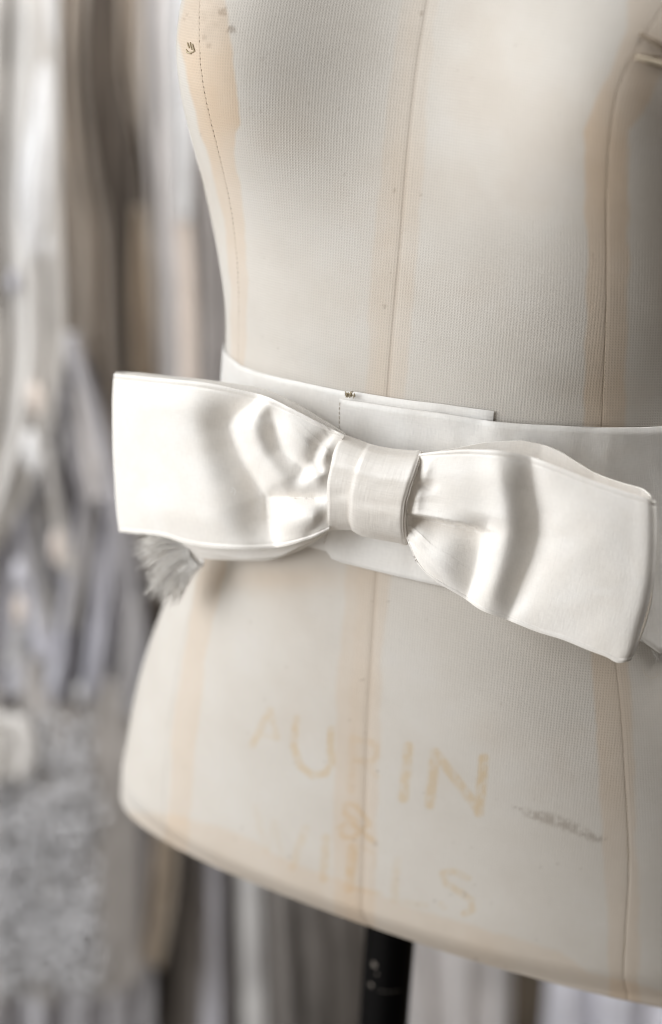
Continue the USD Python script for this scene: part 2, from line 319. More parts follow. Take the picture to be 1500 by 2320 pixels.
def cloth_marks(P):
    x, y = P[..., 0], P[..., 1]
    st = np.zeros(x.shape)
    for rows, soft, k in ((CENTRE_BAND, 7, .85), (CENTRE_CORE, 9, .5), (RIGHT_BAND, 6, 1.35), (LEFT_BAND, 5, 1.2)):
        st = st + k * band(P, rows, soft)
    hl = np.array(HEMLINE, float)
    wob = (meshkit.fbm(np.stack([x / 70, y / 70, 0 * x], -1), 3, 9) - .5) * 26
    st = st * .8
    st = st + .38 * sstep(y + wob - np.interp(x, hl[:, 0], hl[:, 1]), -8, 8)
    blot = meshkit.fbm(np.stack([x / 220, y / 220, 0 * x], -1), 4, 21)
    st = np.clip(st * (.85 + .3 * meshkit.fbm(np.stack([x / 40, y / 90, 0 * x], -1), 3, 5)) + .12 * sstep(blot, .5, .8), 0, 1)
    st = np.clip(st + .35 * np.exp(-((x - 640) ** 2 / 160 ** 2 + (y - 1310) ** 2 / 30 ** 2)), 0, 1)  # warm shadow under the left loop, painted into the stain mask
    dirt_shade = .05 * sstep(blot, .55, .85) + .3 * np.exp(-((x - 470) ** 2 / 60 ** 2 + (y - 45) ** 2 / 55 ** 2)) * meshkit.fbm(np.stack([x / 14, y / 14, 0 * x], -1), 3, 8)
    dirt_shade = dirt_shade + .30 * np.exp(-((x - 1475) ** 2 / 55 ** 2 + (y - 190) ** 2 / 160 ** 2))  # mild soiling, plus the dart's shadow painted in at the bust edge
    for sx, sy, r, a in SPOTS:
        rr = np.hypot(x - sx, (y - sy) * .9) + (meshkit.noise(np.stack([x / 4, y / 4, 0 * x], -1), 4) - .5) * r
        dirt_shade = np.maximum(dirt_shade, a * (1 - sstep(rr, r * .4, r * 1.1)))
    for sx, sy, r, a in SPECKS:
        near = np.hypot(x - sx, y - sy)
        dirt_shade = np.maximum(dirt_shade, a * (1 - sstep(near, r * .3, r * 1.2)))
    b, sd, al = line_dist(P, [(1166, 1828), (1186, 1836), (1204, 1846), (1262, 1860), (1307, 1880), (1353, 1902), (1368, 1900)])
    wd = np.interp(al, [0, .08, .12, .3, .6, .85, 1], [4, 3, 9, 17, 17, 13, 7])
    n = meshkit.fbm(np.stack([x / 9, y / 12, 0 * x], -1), 2, 12)
    dirt_shade = np.maximum(dirt_shade, .5 * (1 - sstep(b + (n - .5) * 22, wd * .4, wd * 1.1)) * sstep(n, .15, .6))
    ink = np.zeros(x.shape)
    for k, (pts, w, s) in enumerate(LETTERS):
        ink = np.maximum(ink, .8 * s * stroke(P, pts, w, 30 + k, .42))
    return np.stack([st, np.clip(dirt_shade, 0, 1), np.clip(ink, 0, 1)], -1)

form = thing('dress_form', 'canvas dress form on a black pole, faded lettering on its hip', 'dress form')
zrows = np.linspace(ZTOP, ZHEM, 560)
HEMU = np.array([-1.6, -1.2, -.9, -.6, -.3, 0, .3, .6, .9, 1.2, 1.6])
def hem_z(u):
    return HEMD * (1 - np.cos(np.clip(u, -1.6, 1.6)))
def panel(name, ul, ur, w, fine, label=None, edge_l=True, edge_r=True):
    """A cloth panel between two seams (each u as a function of z); its edges dip into the seams and it turns under the hem."""
    q = np.linspace(0, 1, fine)
    if edge_l: q = np.r_[q[0], .0006 / w * np.array([.5, 1, 2, 3]), q[q > .0006 / w * 3.6]]
    if edge_r: q = np.r_[q[q < 1 - .0006 / w * 3.6], 1 - .0006 / w * np.array([3, 2, 1, .5]), 1]
    z = zrows
    U = ul(z)[:, None] * (1 - q) + ur(z)[:, None] * q
    Z = np.repeat(z[:, None], len(q), 1)
    Z = ZTOP - (ZTOP - Z) * (ZTOP - (ZHEM - hem_z(U) * -1)) / (ZTOP - ZHEM)
    X = body(U, Z)
    N = normal(U, np.clip(Z, ZHEM + 2e-4, ZTOP - 2e-4))
    dl, dr = q * w, (1 - q) * w
    dip = (np.exp(-(dl / .00045) ** 2) * edge_l + np.exp(-(dr / .00045) ** 2) * edge_r) * .00018 + (np.exp(-(dl / .002) ** 2) * edge_l + np.exp(-(dr / .002) ** 2) * edge_r) * .00004
    puck = (meshkit.fbm(np.stack([U * 3.5, Z * 30, 0 * Z], -1), 2, 11) - .5) * .0007
    X = X + N * (puck - dip[None, :])[..., None]
    P = project(X)
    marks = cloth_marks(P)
    dseam = np.minimum(dl if edge_l else 9, dr if edge_r else 9)
    grime = np.exp(-(dseam / .0004) ** 2) * .22
    marks[..., 1] = np.clip(marks[..., 1] + grime[None, :], 0, 1)
    # turn under the hem
    rows, mk = [], []
    r = np.interp(np.abs(U[-1]), [0, .7, 1.5, 3.2], [.004, .005, .013, .012])
    hin = -N[-1] * [1, 1, 0]; hin /= np.linalg.norm(hin, axis=1, keepdims=True)
    d0 = X[-1] - X[-6]
    th0 = np.clip(np.arctan2((d0 * hin).sum(1), -d0[:, 2]), -.5, 1.3)
    p = X[-1].copy()
    for k in range(1, 9):
        th = th0 + (np.pi / 2 + .1 - th0) * (k - .5) / 8
        step = r * (np.pi / 2 - th0) / 8 if k < 8 else r * 0 + .012
        p = p + step[:, None] * (hin * np.sin(th)[:, None] - np.array([0, 0, 1.]) * np.cos(th)[:, None])
        rows.append(p.copy()); mk.append(marks[-1])
    X = np.vstack([X, np.array(rows)]); marks = np.vstack([marks, np.array(mk)])
    arc = np.concatenate([np.zeros((len(X), 1)), np.cumsum(np.linalg.norm(np.diff(X, axis=1), axis=2), axis=1)], 1)
    if name == 'front_panel' and not abs(ul(0.0)) < 1e-6: arc = arc - arc[:, -1:]
    st = np.stack([arc, np.repeat(np.r_[np.zeros(1), np.cumsum(np.linalg.norm(np.diff(X[:, len(q) // 2], axis=0), axis=1))][:, None], len(q), 1)], -1)
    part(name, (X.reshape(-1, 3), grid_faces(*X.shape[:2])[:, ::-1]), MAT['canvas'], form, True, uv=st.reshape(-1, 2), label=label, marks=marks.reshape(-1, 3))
c0 = lambda z: 0 * z
pl, pr = (lambda z: u_of_x(-PR_(np.clip(z, ZHEM, .235)), z)), (lambda z: u_of_x(PR_(np.clip(z, ZHEM, .235)), z))
sl, sr = (lambda z: 0 * z - 1.72), (lambda z: 0 * z + 1.72)
panel('front_panel', pl, c0, .10, 120, 'front panel left of the centre seam, with the letters A and U')
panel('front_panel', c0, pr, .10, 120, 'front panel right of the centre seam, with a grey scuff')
panel('side_panel', sl, pl, .15, 120, 'side panel with a yellow stained bust')
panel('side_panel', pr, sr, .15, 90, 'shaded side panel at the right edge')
panel('back_panel', sr, lambda z: 0 * z + 2 * np.pi - 1.72, .25, 60, None)
# underside and shoulder cap
def cap(z, ins, flip, name):
    u = np.linspace(-np.pi, np.pi, 97)[:-1]
    zz = z + (hem_z(np.where(np.abs(u) < 1.72, u, 1.6)) if flip else 0)
    ring = body(u, np.clip(zz, -9, 9), ins); ring[:, 2] = zz - (.006 if flip else -.0)
    v = np.vstack([ring, [[0, 0, ring[:, 2].mean()]]])
    k = np.arange(96)
    part(name, (v, np.stack([k, (k + 1) % 96, np.full(96, 96)], -1)), MAT['board'], form, False)
cap(ZHEM, .014, True, 'bottom_board')
cap(ZTOP, 0.0, False, 'top_board')

# seam threads: a row of small stitches in each seam
def stitches(uf, z0, z1, pitch, rad, lift, mat, jitter=0.0002):
    ms, z = [], z0
    while z > z1:
        zz = np.linspace(z, z - pitch * .62, 4)
        u = uf(zz) + RNG.normal(0, jitter / .11)
        p = body(u, zz) + normal(u, zz) * (lift + np.array([-.0004, .0, .0, -.0004]))[:, None]
        ms.append(tube(p, rad, 5)); z -= pitch
    return join(*ms)
part('seam_thread', stitches(c0, .22, ZHEM + .005, .0016, .00012, -.00045, 0), MAT['thread'], form)
part('seam_thread', stitches(pl, .2, ZHEM + .005, .0022, .00018, -.0002, 0), MAT['dark_thread_shade'], form, label='dark loose stitches of the left bust seam')
part('seam_thread', stitches(pr, .2, ZHEM + .02, .0018, .00022, -.0003, 0), MAT['thread'], form)
# repaired spot: a few darning stitches on the left bust, and a puckered dart on the right one
def darn(pts, rad, mat, name, lift=.0002, label=None):
    ms = []
    for line in pts:
        uz = np.array([on_body(*q) for q in poly(line, 7)])
        ms.append(tube(body(uz[:, 0], uz[:, 1]) + normal(uz[:, 0], uz[:, 1]) * (lift + .0003 * np.sin(np.linspace(0, np.pi, 7)))[:, None], rad, 6))
    part(name, join(*ms), MAT[mat], form, label=label)
darn([[(426, 97), (430, 108)], [(432, 96), (436, 112)], [(437, 100), (442, 116)], [(423, 112), (430, 119), (440, 116)], [(424, 118), (434, 121)]], .00030, 'gold_thread', 'darning_stitch')
darn([[(1440, 130), (1470, 137), (1500, 146), (1540, 160)]], .0009, 'thread', 'dart_fold', .0004)
darn([[(1450, 76), (1476, 93), (1510, 118)], [(1462, 84), (1490, 96), (1515, 110)]], .0008, 'dark_thread_shade', 'dart_shadow', .0)  # dark tubes stand for the wedge of shadow in the dart
darn([[(1438, 126), (1470, 127), (1510, 131)], [(1462, 143), (1490, 151), (1520, 160)]], .0005, 'dark_thread_shade', 'dart_shadow', .0001)  # more dark tubes as shade beside the dart fold

# stand
POLE = at_y(878, 2200, -0.035)
def lathe(prof, cx, cy, n=40):
    g = np.arange(n) * 2 * np.pi / n
    v = np.array([[cx + r * math.cos(a), cy + r * math.sin(a), z] for r, z in prof for a in g])
    return v, grid_faces(len(prof), n, True)[:, ::-1]
pole = part('stand_pole', lathe([(.0001, -.255), (.0128, -.255), (.0128, FLOOR + .03), (.0001, FLOOR + .03)][::-1], POLE[0], POLE[1]), MAT['black_paint'], form, 35)
part('stand_base', lathe([(.0001, FLOOR + .045), (.02, FLOOR + .045), (.03, FLOOR + .03), (.15, FLOOR + .012), (.155, FLOOR + .001), (.0001, FLOOR + .001)][::-1], POLE[0], POLE[1], 64), MAT['black_paint'], form, 35)

def on_pole(px, py, r=.0129):
    a, z = np.meshgrid(np.linspace(-np.pi, 0, 181), np.linspace(-.36, -.262, 197), indexing='ij')
    X = np.stack([POLE[0] + r * np.cos(a), POLE[1] + r * np.sin(a), z], -1)
    q = project(X); d = np.hypot(q[..., 0] - px, q[..., 1] - py)
    k = np.unravel_index(d.argmin(), d.shape)
    return a[k], z[k]
plain('chipped_metal', (0.17, 0.15, 0.13), 0.5, 0.4)
for px, py, rr in ((848, 2186, .0016), (842, 2231, .0012), (855, 2206, .0006)):
    a0, z0 = on_pole(px, py)
    k = np.arange(12) * 2 * np.pi / 12
    wob = rr * (.75 + .5 * RNG.uniform(0, 1, 12))
    ring = np.stack([a0 + np.cos(k) * wob / .0129, z0 + np.sin(k) * wob], -1)
    pts = np.vstack([[a0, z0]] + [ring])
    v = np.stack([POLE[0] + .01305 * np.cos(pts[:, 0]), POLE[1] + .01305 * np.sin(pts[:, 0]), pts[:, 1]], -1)
    n12 = np.arange(12)
    part('paint_chip', (v, np.stack([np.zeros(12, int), n12 + 1, (n12 + 1) % 12 + 1], -1)), MAT['chipped_metal'], pole, False)
a0, z0 = on_pole(858, 2243)
aa = np.linspace(a0, a0 + .9, 12)
part('scratch', tube(np.stack([POLE[0] + .0129 * np.cos(aa), POLE[1] + .0129 * np.sin(aa), z0 + 0 * aa], -1), .00016, 5), MAT['chipped_metal'], pole)

# ------------------------------------------------------------------ the satin belt and its bow
belt = thing('satin_belt', 'ivory satin belt with a flat bow, round the waist of the dress form', 'belt')
def edge(points, us):
    uz = np.array([on_body(*p) for p in points])
    o = np.argsort(uz[:, 0])
    u, k = np.unique(uz[o, 0], return_index=True)
    z = uz[o, 1][k]
    return np.interp(us, u, z)      # level beyond the ends
def wrap(name, top, bottom, u0, u1, off, thick, seed, end0=None, end1=None, wr=.0004, label=None, n=260, m=60):
    """Cloth strip laid round the form between two edge lines."""
    t = np.linspace(0, 1, m)
    s = np.linspace(0, 1, n)
    U = np.repeat((u0 + (u1 - u0) * s)[None], m, 0)
    if end0 is not None: U = U + (end0(t) - u0)[:, None] * (1 - s[None]) ** 3
    if end1 is not None: U = U + (end1(t) - u1)[:, None] * s[None] ** 6
    zt, zb = edge(top, U), edge(bottom, U)
    Z = zt + (zb - zt) * t[:, None]
    N = normal(U, Z)
    roll = np.minimum(1, np.minimum(t, 1 - t)[:, None] / .012) ** .5
    ro = roll * (np.ones(n) if end0 is None else np.minimum(1, s / .012) ** .5)[None] * (np.ones(n) if end1 is None else np.minimum(1, (1 - s) / .012) ** .5)[None]
    w = (meshkit.fbm(np.stack([U * 9, Z * 22, 0 * Z], -1), 3, seed) - .5) * 2 * wr
    F = body(U, Z) + N * (off + thick * ro + w)[..., None]
    Bk = body(U, Z) + N * (off * .6)[..., None] if np.ndim(off) else body(U, Z) + N * (off)
    st = np.stack([U * .11, Z], -1).reshape(-1, 2)
    v, f, uv = shell(F, Bk, st)
    part(name, (v, f), MAT['belt_satin'], belt, True, uv=uv, label=label)
TOPL = [(512, 796), (528, 812), (554, 830), (600, 846), (640, 856), (680, 864), (740, 877), (785, 886), (808, 887), (900, 902), (1000, 914), (1103, 928), (1125, 931)]
BOTL = [(470, 1168), (540, 1198), (620, 1222), (700, 1238), (742, 1248), (784, 1262), (854, 1276), (1000, 1306), (1125, 1330)]
TOPR = [(770, 899), (790, 903), (830, 908), (1000, 932), (1122, 951), (1267, 960), (1397, 964), (1486, 962)]
BOTR = [(745, 1256), (784, 1272), (854, 1288), (1000, 1322), (1120, 1354), (1250, 1390), (1370, 1425), (1449, 1451), (1487, 1478)]
uL, uR = on_body(1119, 940)[0], on_body(770, 1000)[0]
wrap('waistband', TOPL, BOTL, -2.7, uL, .0006, .0006, 41, end1=lambda t: uL + .012 * sstep(t, .0, .2) - .004 * np.sin(t * 9), label='left end of the belt, tucked under the other end')
eu = [on_body(x, y) for x, y in ((777, 905), (774, 930), (776, 965), (782, 990), (770, 1060), (757, 1130), (748, 1200), (744, 1235), (752, 1262))]
ez = np.array([(e[1], e[0]) for e in sorted(eu, key=lambda e: e[1])])
def end_right(t):
    z = -.0 + (1 - t) * eu[0][1] + t * eu[-1][1]
    return np.interp(z, ez[:, 0], ez[:, 1]) + .002 * np.sin(t * 23) - .008 * np.exp(-((t - .93) / .05) ** 2) + .012 * sstep(t, .955, 1)
wrap('waistband', TOPR, BOTR, uR, 2.7, .0024, .0008, 43, end0=end_right, wr=.0011, label='right end of the belt lying on top')

# helper for the sheets of the bow: picture outline + depth (toward the viewer, metres) gives points in space
def curve(x, xs, ys):
    return PchipInterpolator(xs, ys)(x)
def sheet(name, G, Y, thick, mat, label=None, seed=1, smooth=True):
    F = at_y(G[..., 0], G[..., 1], Y)
    du, dv = np.gradient(F, axis=1), np.gradient(F, axis=0)
    n = np.cross(du, dv); n /= np.linalg.norm(n, axis=-1, keepdims=True) + 1e-12
    n *= np.sign((n * (POS - F)).sum(-1))[..., None]
    Bk = F - n * thick
    arc_s = np.r_[0, np.cumsum(np.linalg.norm(np.diff(F[F.shape[0] // 2], axis=0), axis=1))]
    arc_t = np.r_[0, np.cumsum(np.linalg.norm(np.diff(F[:, F.shape[1] // 2], axis=0), axis=1))]
    st = np.stack(np.meshgrid(arc_s, arc_t), -1).reshape(-1, 2)
    v, f, uv = shell(F, Bk, st)
    return part(name, (v, f), MAT[mat], belt, smooth, uv=uv, label=label)
def ridge(P, line, amp, sl, sr=None, ends=.12):
    """A crest (or, amp < 0, a valley) along a line with its own width left and right of it."""
    d, sd, al = line_dist(P, line)
    s = np.where(sd > 0, sl, sr if sr else sl)
    return amp * np.exp(-(d / s) ** 2 / 2)
def crease(P, line, amp, sl, sr):
    """A fold with a sharp bottom (amp < 0) or crest; it dies away at both ends."""
    d, sd, al = line_dist(P, line)
    left = sd > 0
    return amp * np.where(left, np.exp(-(d / sl) ** 1.5), np.exp(-d / sr)) * sstep(al, 0, .16) * sstep(1 - al, 0, .16)
def bump2(P, x, y, sx, sy, amp, rot=0.0):
    c, s = math.cos(rot), math.sin(rot)
    a, b = (P[..., 0] - x) * c + (P[..., 1] - y) * s, -(P[..., 0] - x) * s + (P[..., 1] - y) * c
    return amp * np.exp(-(a / sx) ** 2 / 2 - (b / sy) ** 2 / 2)
MM = .001
def crisp(P, line, side, depth, width):
    """A tuck: the cloth on one side of the line drops away at once and climbs back."""
    d, sd, al = line_dist(P, line)
    return np.where(sd * side > 0, -depth * np.exp(-d / width), .35 * depth * np.exp(-d / width)) * sstep(1 - al, 0, .3) * (d < 90)
def hemline(P, T):
    """The ridge of the turned-in seam just inside the upper and lower edge."""
    n = meshkit.fbm(np.stack([P[..., 0] / 16, 0 * T, 0 * T], -1), 2, 61)
    return (.00014 + .0002 * n) * (np.exp(-((T - .034) / .007) ** 2) + .7 * np.exp(-((T - .97) / .007) ** 2)) - .00022 * (np.exp(-((T - .016) / .012) ** 2) + np.exp(-((T - .985) / .01) ** 2))
def gathers(P, kx, ky, way, seed):
    """Sharp little pleats that run out from under the knot and die away."""
    dx, dy = (P[..., 0] - kx) * way, P[..., 1] - ky
    v = dy / (70 + .9 * np.maximum(dx, 0)) * 3.2 + .35 * meshkit.fbm(np.stack([dx / 50, dy / 50, 0 * dx], -1), 2, seed)
    tri = np.abs(((v + .13 * seed) % 1) - .5) * 2
    k = meshkit.noise(np.stack([np.floor(v + .13 * seed), 0 * v, 0 * v], -1), seed)
    return (1.5 * tri ** .8 - .6) * (.5 + k) * np.exp(-np.maximum(dx, 0) / (22 + 30 * k)) * .8
# --- left loop
L_top = [(258, 846), (300, 850), (380, 858), (460, 866), (540, 882), (600, 897), (660, 925), (720, 956), (781, 986)]
L_bot = [(270, 1205), (310, 1209), (360, 1214), (435, 1235), (500, 1243), (560, 1245), (630, 1240), (690, 1225), (746, 1200)]
L_out = [(258, 846), (254, 920), (255, 1000), (260, 1100), (264, 1160), (270, 1205)]
L_in = [(781, 986), (766, 1016), (757, 1060), (750, 1100), (748, 1160), (746, 1200)]
s, t = np.linspace(0, 1, 260), np.linspace(0, 1, 180)
G = coons(L_top, L_bot, L_out, L_in, s, t)
H = np.zeros(G.shape[:2])
H += ridge(G, [(425, 860), (430, 960), (455, 1080), (480, 1240)], 4.5, 110, 60)
H += crease(G, [(640, 835), (600, 885), (573, 915), (536, 943), (524, 967), (536, 1004), (559, 1051), (583, 1088), (602, 1120), (608, 1158), (616, 1200), (625, 1240), (640, 1320)], -10.5, 62, 24)
H += ridge(G, [(600, 915), (566, 965), (586, 1030), (626, 1090)], 3.0, 18, 26)
H += crease(G, [(606, 912), (623, 953), (629, 985), (640, 1013), (667, 1041), (715, 1080)], -6.0, 30, 16)
H += ridge(G, [(655, 930), (656, 985), (676, 1040), (730, 1080)], 2.6, 18, 46)
H += crease(G, [(775, 968), (724, 1010), (714, 1041), (735, 1078)], -4.0, 20, 12)
H += crease(G, [(775, 1133), (690, 1130), (630, 1127), (596, 1122)], -5.5, 18, 20)
H += bump2(G, 690, 1176, 56, 30, 4.4, -.2)
H += bump2(G, 742, 1030, 12, 18, 2.4, .4)
H += ridge(G, [(700, 1215), (750, 1165)], -1.4, 8, 8)
H += bump2(G, 300, 1000, 60, 140, -.8)
H += (meshkit.fbm(np.stack([G[..., 0] / 130, G[..., 1] / 110, 0 * G[..., 0]], -1), 2, 51) - .5) * 1.0
S, T = np.meshgrid(s, t)
body_y = curve(S, [0, .03, .3, .6, .85, 1], [-.1212, -.1222, -.1268, -.131, -.1300, -.1275])
fall = sstep(S, 0, .08 * 1.5) * sstep(1 - S, 0, .06 * 1.5)
lip = 0
sheet('bow_loop', G, body_y - (gaussian_filter(H, 1.7, mode='nearest') + gathers(G, 748, 1100, -1, 3) * .35 + crisp(G, [(760, 1132), (690, 1130), (634, 1127)], 1, .7, 14)) * MM * fall * (.45 + .55 * sstep(np.minimum(T, 1 - T), 0, .2)) + hemline(G, T), .0007, 'ivory_satin', 'left loop of the bow, front layer')
# back layer of the left loop
LB_top = [(262, 843), (300, 844), (380, 852), (460, 860), (540, 871), (590, 880), (650, 905), (720, 945), (783, 984)]
LB_bot = [(272, 1203), (330, 1208), (400, 1226), (435, 1246), (500, 1258), (560, 1265), (620, 1262), (680, 1238), (746, 1204)]
G = coons(LB_top, LB_bot, [(262, 843), (260, 1000), (272, 1203)], [(783, 984), (758, 1060), (746, 1204)], np.linspace(0, 1, 120), np.linspace(0, 1, 60))
S, T = np.meshgrid(np.linspace(0, 1, 120), np.linspace(0, 1, 60))
sheet('bow_lining', G, np.interp(S, [0, .04, .3, .7, 1], [-.1200, -.1180, -.1165, -.1165, -.1185]), .0006, 'ivory_satin', 'left loop of the bow, back layer')
# --- right loop
R_top = [(950, 1028), (1000, 1022), (1060, 1018), (1120, 1020), (1190, 1032), (1260, 1056), (1330, 1084), (1400, 1108), (1486, 1134)]
R_bot = [(938, 1237), (945, 1270), (960, 1294), (987, 1317), (1052, 1356), (1089, 1382), (1150, 1405), (1220, 1433), (1267, 1447), (1337, 1475), (1374, 1489), (1402, 1502), (1430, 1496)]
R_in = [(950, 1028), (936, 1066), (924, 1110), (918, 1160), (920, 1200), (938, 1237)]
R_out = [(1486, 1134), (1488, 1210), (1484, 1290), (1472, 1360), (1456, 1418), (1441, 1472), (1430, 1496)]
G = coons(R_top, R_bot, R_in, R_out, s, t)
H = np.zeros(G.shape[:2])
H += ridge(G, [(1130, 1010), (1148, 1100), (1156, 1200), (1138, 1300), (1108, 1400)], 4.4, 30, 44)
H += crease(G, [(1180, 930), (1206, 1046), (1213, 1111), (1224, 1167), (1224, 1214), (1208, 1270), (1184, 1326), (1158, 1390), (1120, 1480)], -8.0, 62, 26)
H += crease(G, [(1112, 1165), (1090, 1245), (1077, 1300), (1040, 1410)], -6.0, 52, 20)
d_, sd_, al_ = line_dist(G, [(910, 1163), (960, 1172), (1040, 1188), (1125, 1208)])
below = sd_ > 0
H += np.where(below, -6.5 * np.exp(-(d_ / 48) ** 1.4), 0) * (1 - al_ ** 5) + np.where(~below, 1.4 * np.exp(-(d_ / 22) ** 2), 0) * (1 - al_ ** 3)
H += bump2(G, 1000, 1260, 40, 50, 2.2)
H += bump2(G, 955, 1065, 14, 26, 2.4, .2) + bump2(G, 938, 1130, 12, 24, 2.6, .1)
H += ridge(G, [(925, 1096), (975, 1100)], -2.2, 8, 8) + bump2(G, 948, 1205, 18, 22, 2.0)
H += bump2(G, 1040, 1090, 60, 45, 1.2)
H += bump2(G, 1360, 1250, 70, 130, .9)
H += (meshkit.fbm(np.stack([G[..., 0] / 130, G[..., 1] / 110, 0 * G[..., 0]], -1), 2, 57) - .5) * 1.0
S, T = np.meshgrid(s, t)
body_y = curve(S, [0, .12, .35, .6, .9, .96, .985, 1], [-.1280, -.1305, -.1315, -.128, -.1245, -.1235, -.122, -.1195])
fall = sstep(S, 0, .05 * 1.5) * sstep(1 - S, 0, .1 * 1.5)
lip = 0
sheet('bow_loop', G, body_y - (gaussian_filter(H, 1.7, mode='nearest') + gathers(G, 930, 1130, 1, 8) * .5 + crisp(G, [(915, 1163), (960, 1171), (1040, 1187), (1126, 1207)], 1, 2.4, 15)) * MM * fall * (.45 + .55 * sstep(np.minimum(T, 1 - T), 0, .2)) + hemline(G, T), .0007, 'ivory_satin', 'right loop of the bow, front layer')
RB_top = [(958, 1030), (1047, 1013), (1103, 1003), (1173, 999), (1220, 1006), (1267, 1023), (1304, 1046), (1351, 1074), (1407, 1094), (1453, 1108), (1472, 1124)]
RB_bot = [(942, 1237), (980, 1300), (1060, 1348), (1150, 1395), (1270, 1440), (1380, 1474), (1434, 1484)]
G = coons(RB_top, RB_bot, [(958, 1030), (930, 1130), (942, 1237)], [(1472, 1124), (1486, 1210), (1478, 1340), (1434, 1484)], np.linspace(0, 1, 120), np.linspace(0, 1, 60))
S, T = np.meshgrid(np.linspace(0, 1, 120), np.linspace(0, 1, 60))
sheet('bow_lining', G, np.interp(S, [0, .25, .5, .75, .95, 1], [-.119, -.114, -.1085, -.1075, -.111, -.1138]), .0006, 'ivory_satin', 'right loop of the bow, back layer')
# --- knot: a narrow strip and a wide pleat lying over it
K_split = [(833, 1004), (812, 1040), (800, 1075), (791, 1130), (790, 1170), (797, 1202)]
def knot(top, bottom, left, right, base, mat, n, label, bulge=.0085):
    s, t = np.linspace(0, 1, n), np.linspace(0, 1, 90)
    G = coons(top, bottom, left, right, s, t)
    S, T = np.meshgrid(s, t)
    Y = base - bulge * (1 - np.abs(2 * T - 1) ** 2.6) + .0045 * np.maximum(0, 1 - T / .06) + .003 * np.maximum(0, (T - .95) / .05)
    edge_ = np.exp(-(S / .05) ** 2) + np.exp(-((1 - S) / .04) ** 2)
    w = (meshkit.fbm(np.stack([G[..., 0] / 70, G[..., 1] / 35, 0 * S], -1), 3, n) - .5) * .0005
    w = w + .0007 * np.exp(-((T - .62) / .05) ** 2) * np.sin(S * 3.0) - .0006 * np.exp(-((T - .33) / .06) ** 2)
    return sheet('knot_band', G, gaussian_filter(Y + w, 2, mode='nearest') + .0008 * edge_, .0008, mat, label)
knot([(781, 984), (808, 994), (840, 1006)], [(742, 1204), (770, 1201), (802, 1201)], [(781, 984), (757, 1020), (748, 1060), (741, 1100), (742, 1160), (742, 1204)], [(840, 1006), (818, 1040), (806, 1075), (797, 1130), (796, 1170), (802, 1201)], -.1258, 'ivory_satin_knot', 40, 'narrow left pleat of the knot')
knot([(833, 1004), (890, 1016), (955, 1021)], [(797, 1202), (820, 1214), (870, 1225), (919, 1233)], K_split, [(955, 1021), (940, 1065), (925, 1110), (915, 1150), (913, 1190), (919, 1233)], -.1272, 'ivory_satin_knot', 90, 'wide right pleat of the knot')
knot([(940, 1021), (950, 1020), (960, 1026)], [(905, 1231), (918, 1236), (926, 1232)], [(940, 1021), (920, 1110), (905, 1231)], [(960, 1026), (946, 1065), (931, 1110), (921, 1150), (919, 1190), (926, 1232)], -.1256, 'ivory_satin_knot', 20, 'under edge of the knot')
# --- thread loop at the top of the overlap
ms = []
for k in range(16):
    a = np.array([784 + 4 * (k % 5) + RNG.normal(0, 1.5), 899 + RNG.normal(0, 2)])
    p = poly([a, a + [RNG.normal(0, 3), -9], a + [RNG.normal(4, 4), -3 + RNG.normal(0, 3)]], 6)
    ms.append(tube(at_y(p[:, 0], p[:, 1], -.1105 - .001 * np.sin(np.linspace(0, np.pi, 6)) - .0002 * k / 3), .00017, 5))
part('thread_knot', join(*ms), MAT['gold_thread'], belt)
# --- tail behind the left loop and its frayed raw end
TT = [(430, 1150), (500, 1160), (600, 1180), (700, 1200), (740, 1190)]
TB = [(430, 1262), (500, 1268), (590, 1271), (650, 1258), (742, 1208)]
G = coons(TT, TB, [(430, 1150), (433, 1220), (430, 1262)], [(740, 1190), (742, 1208)], np.linspace(0, 1, 70), np.linspace(0, 1, 30))
S, T = np.meshgrid(np.linspace(0, 1, 70), np.linspace(0, 1, 30))
sheet('bow_tail', G, np.interp(S, [0, .4, 1], [-.1125, -.114, -.1155]) + .004 * T ** 2, .0006, 'ivory_satin', 'tail of the bow behind the left loop')
G = coons([(428, 1225), (450, 1228), (466, 1232)], [(430, 1264), (444, 1276), (460, 1284)], [(428, 1225), (428, 1264)], [(466, 1232), (460, 1284)], np.linspace(0, 1, 14), np.linspace(0, 1, 20))
sheet('tail_underside', G, -.1085 + 0 * G[..., 0], .0006, 'ivory_satin')
tips = np.array([(292, 1216), (306, 1236), (302, 1262), (322, 1262), (312, 1288), (336, 1316), (330, 1342), (352, 1360), (372, 1374), (396, 1376), (412, 1340)], float)
roots = np.array([(436, 1212), (434, 1222), (432, 1230), (430, 1240), (429, 1250), (430, 1258), (434, 1264), (440, 1270), (446, 1276), (452, 1280), (458, 1284)], float)
ms = []
for k in range(300):
    f = RNG.uniform(0, 1)
    cl = (np.round(f * 13) / 13) * .6 + f * .4          # the threads clump
    i = cl * (len(tips) - 1)
    tip = np.array([np.interp(i, np.arange(len(tips)), tips[:, c]) for c in (0, 1)]) + RNG.normal(0, 5, 2)
    root = np.array([np.interp(f * (len(tips) - 1), np.arange(len(tips)), roots[:, c]) for c in (0, 1)])
    tip = root + (tip - root) * RNG.uniform(.72, 1.04)
    mid = (root + tip) / 2 + [-4, -10 + RNG.normal(0, 4)]
    p = poly([root, mid, tip], 6)
    y0 = -.108 + RNG.normal(0, .0016)
    ms.append(tube(at_y(p[:, 0], p[:, 1], y0 + np.linspace(0, RNG.normal(.004, .004), 6)), np.linspace(.00026, .00012, 6), 3))
part('frayed_edge', join(*ms), MAT['fray_thread'], belt, kind='stuff', label='frayed raw end of the tail, spread threads')
ms = []
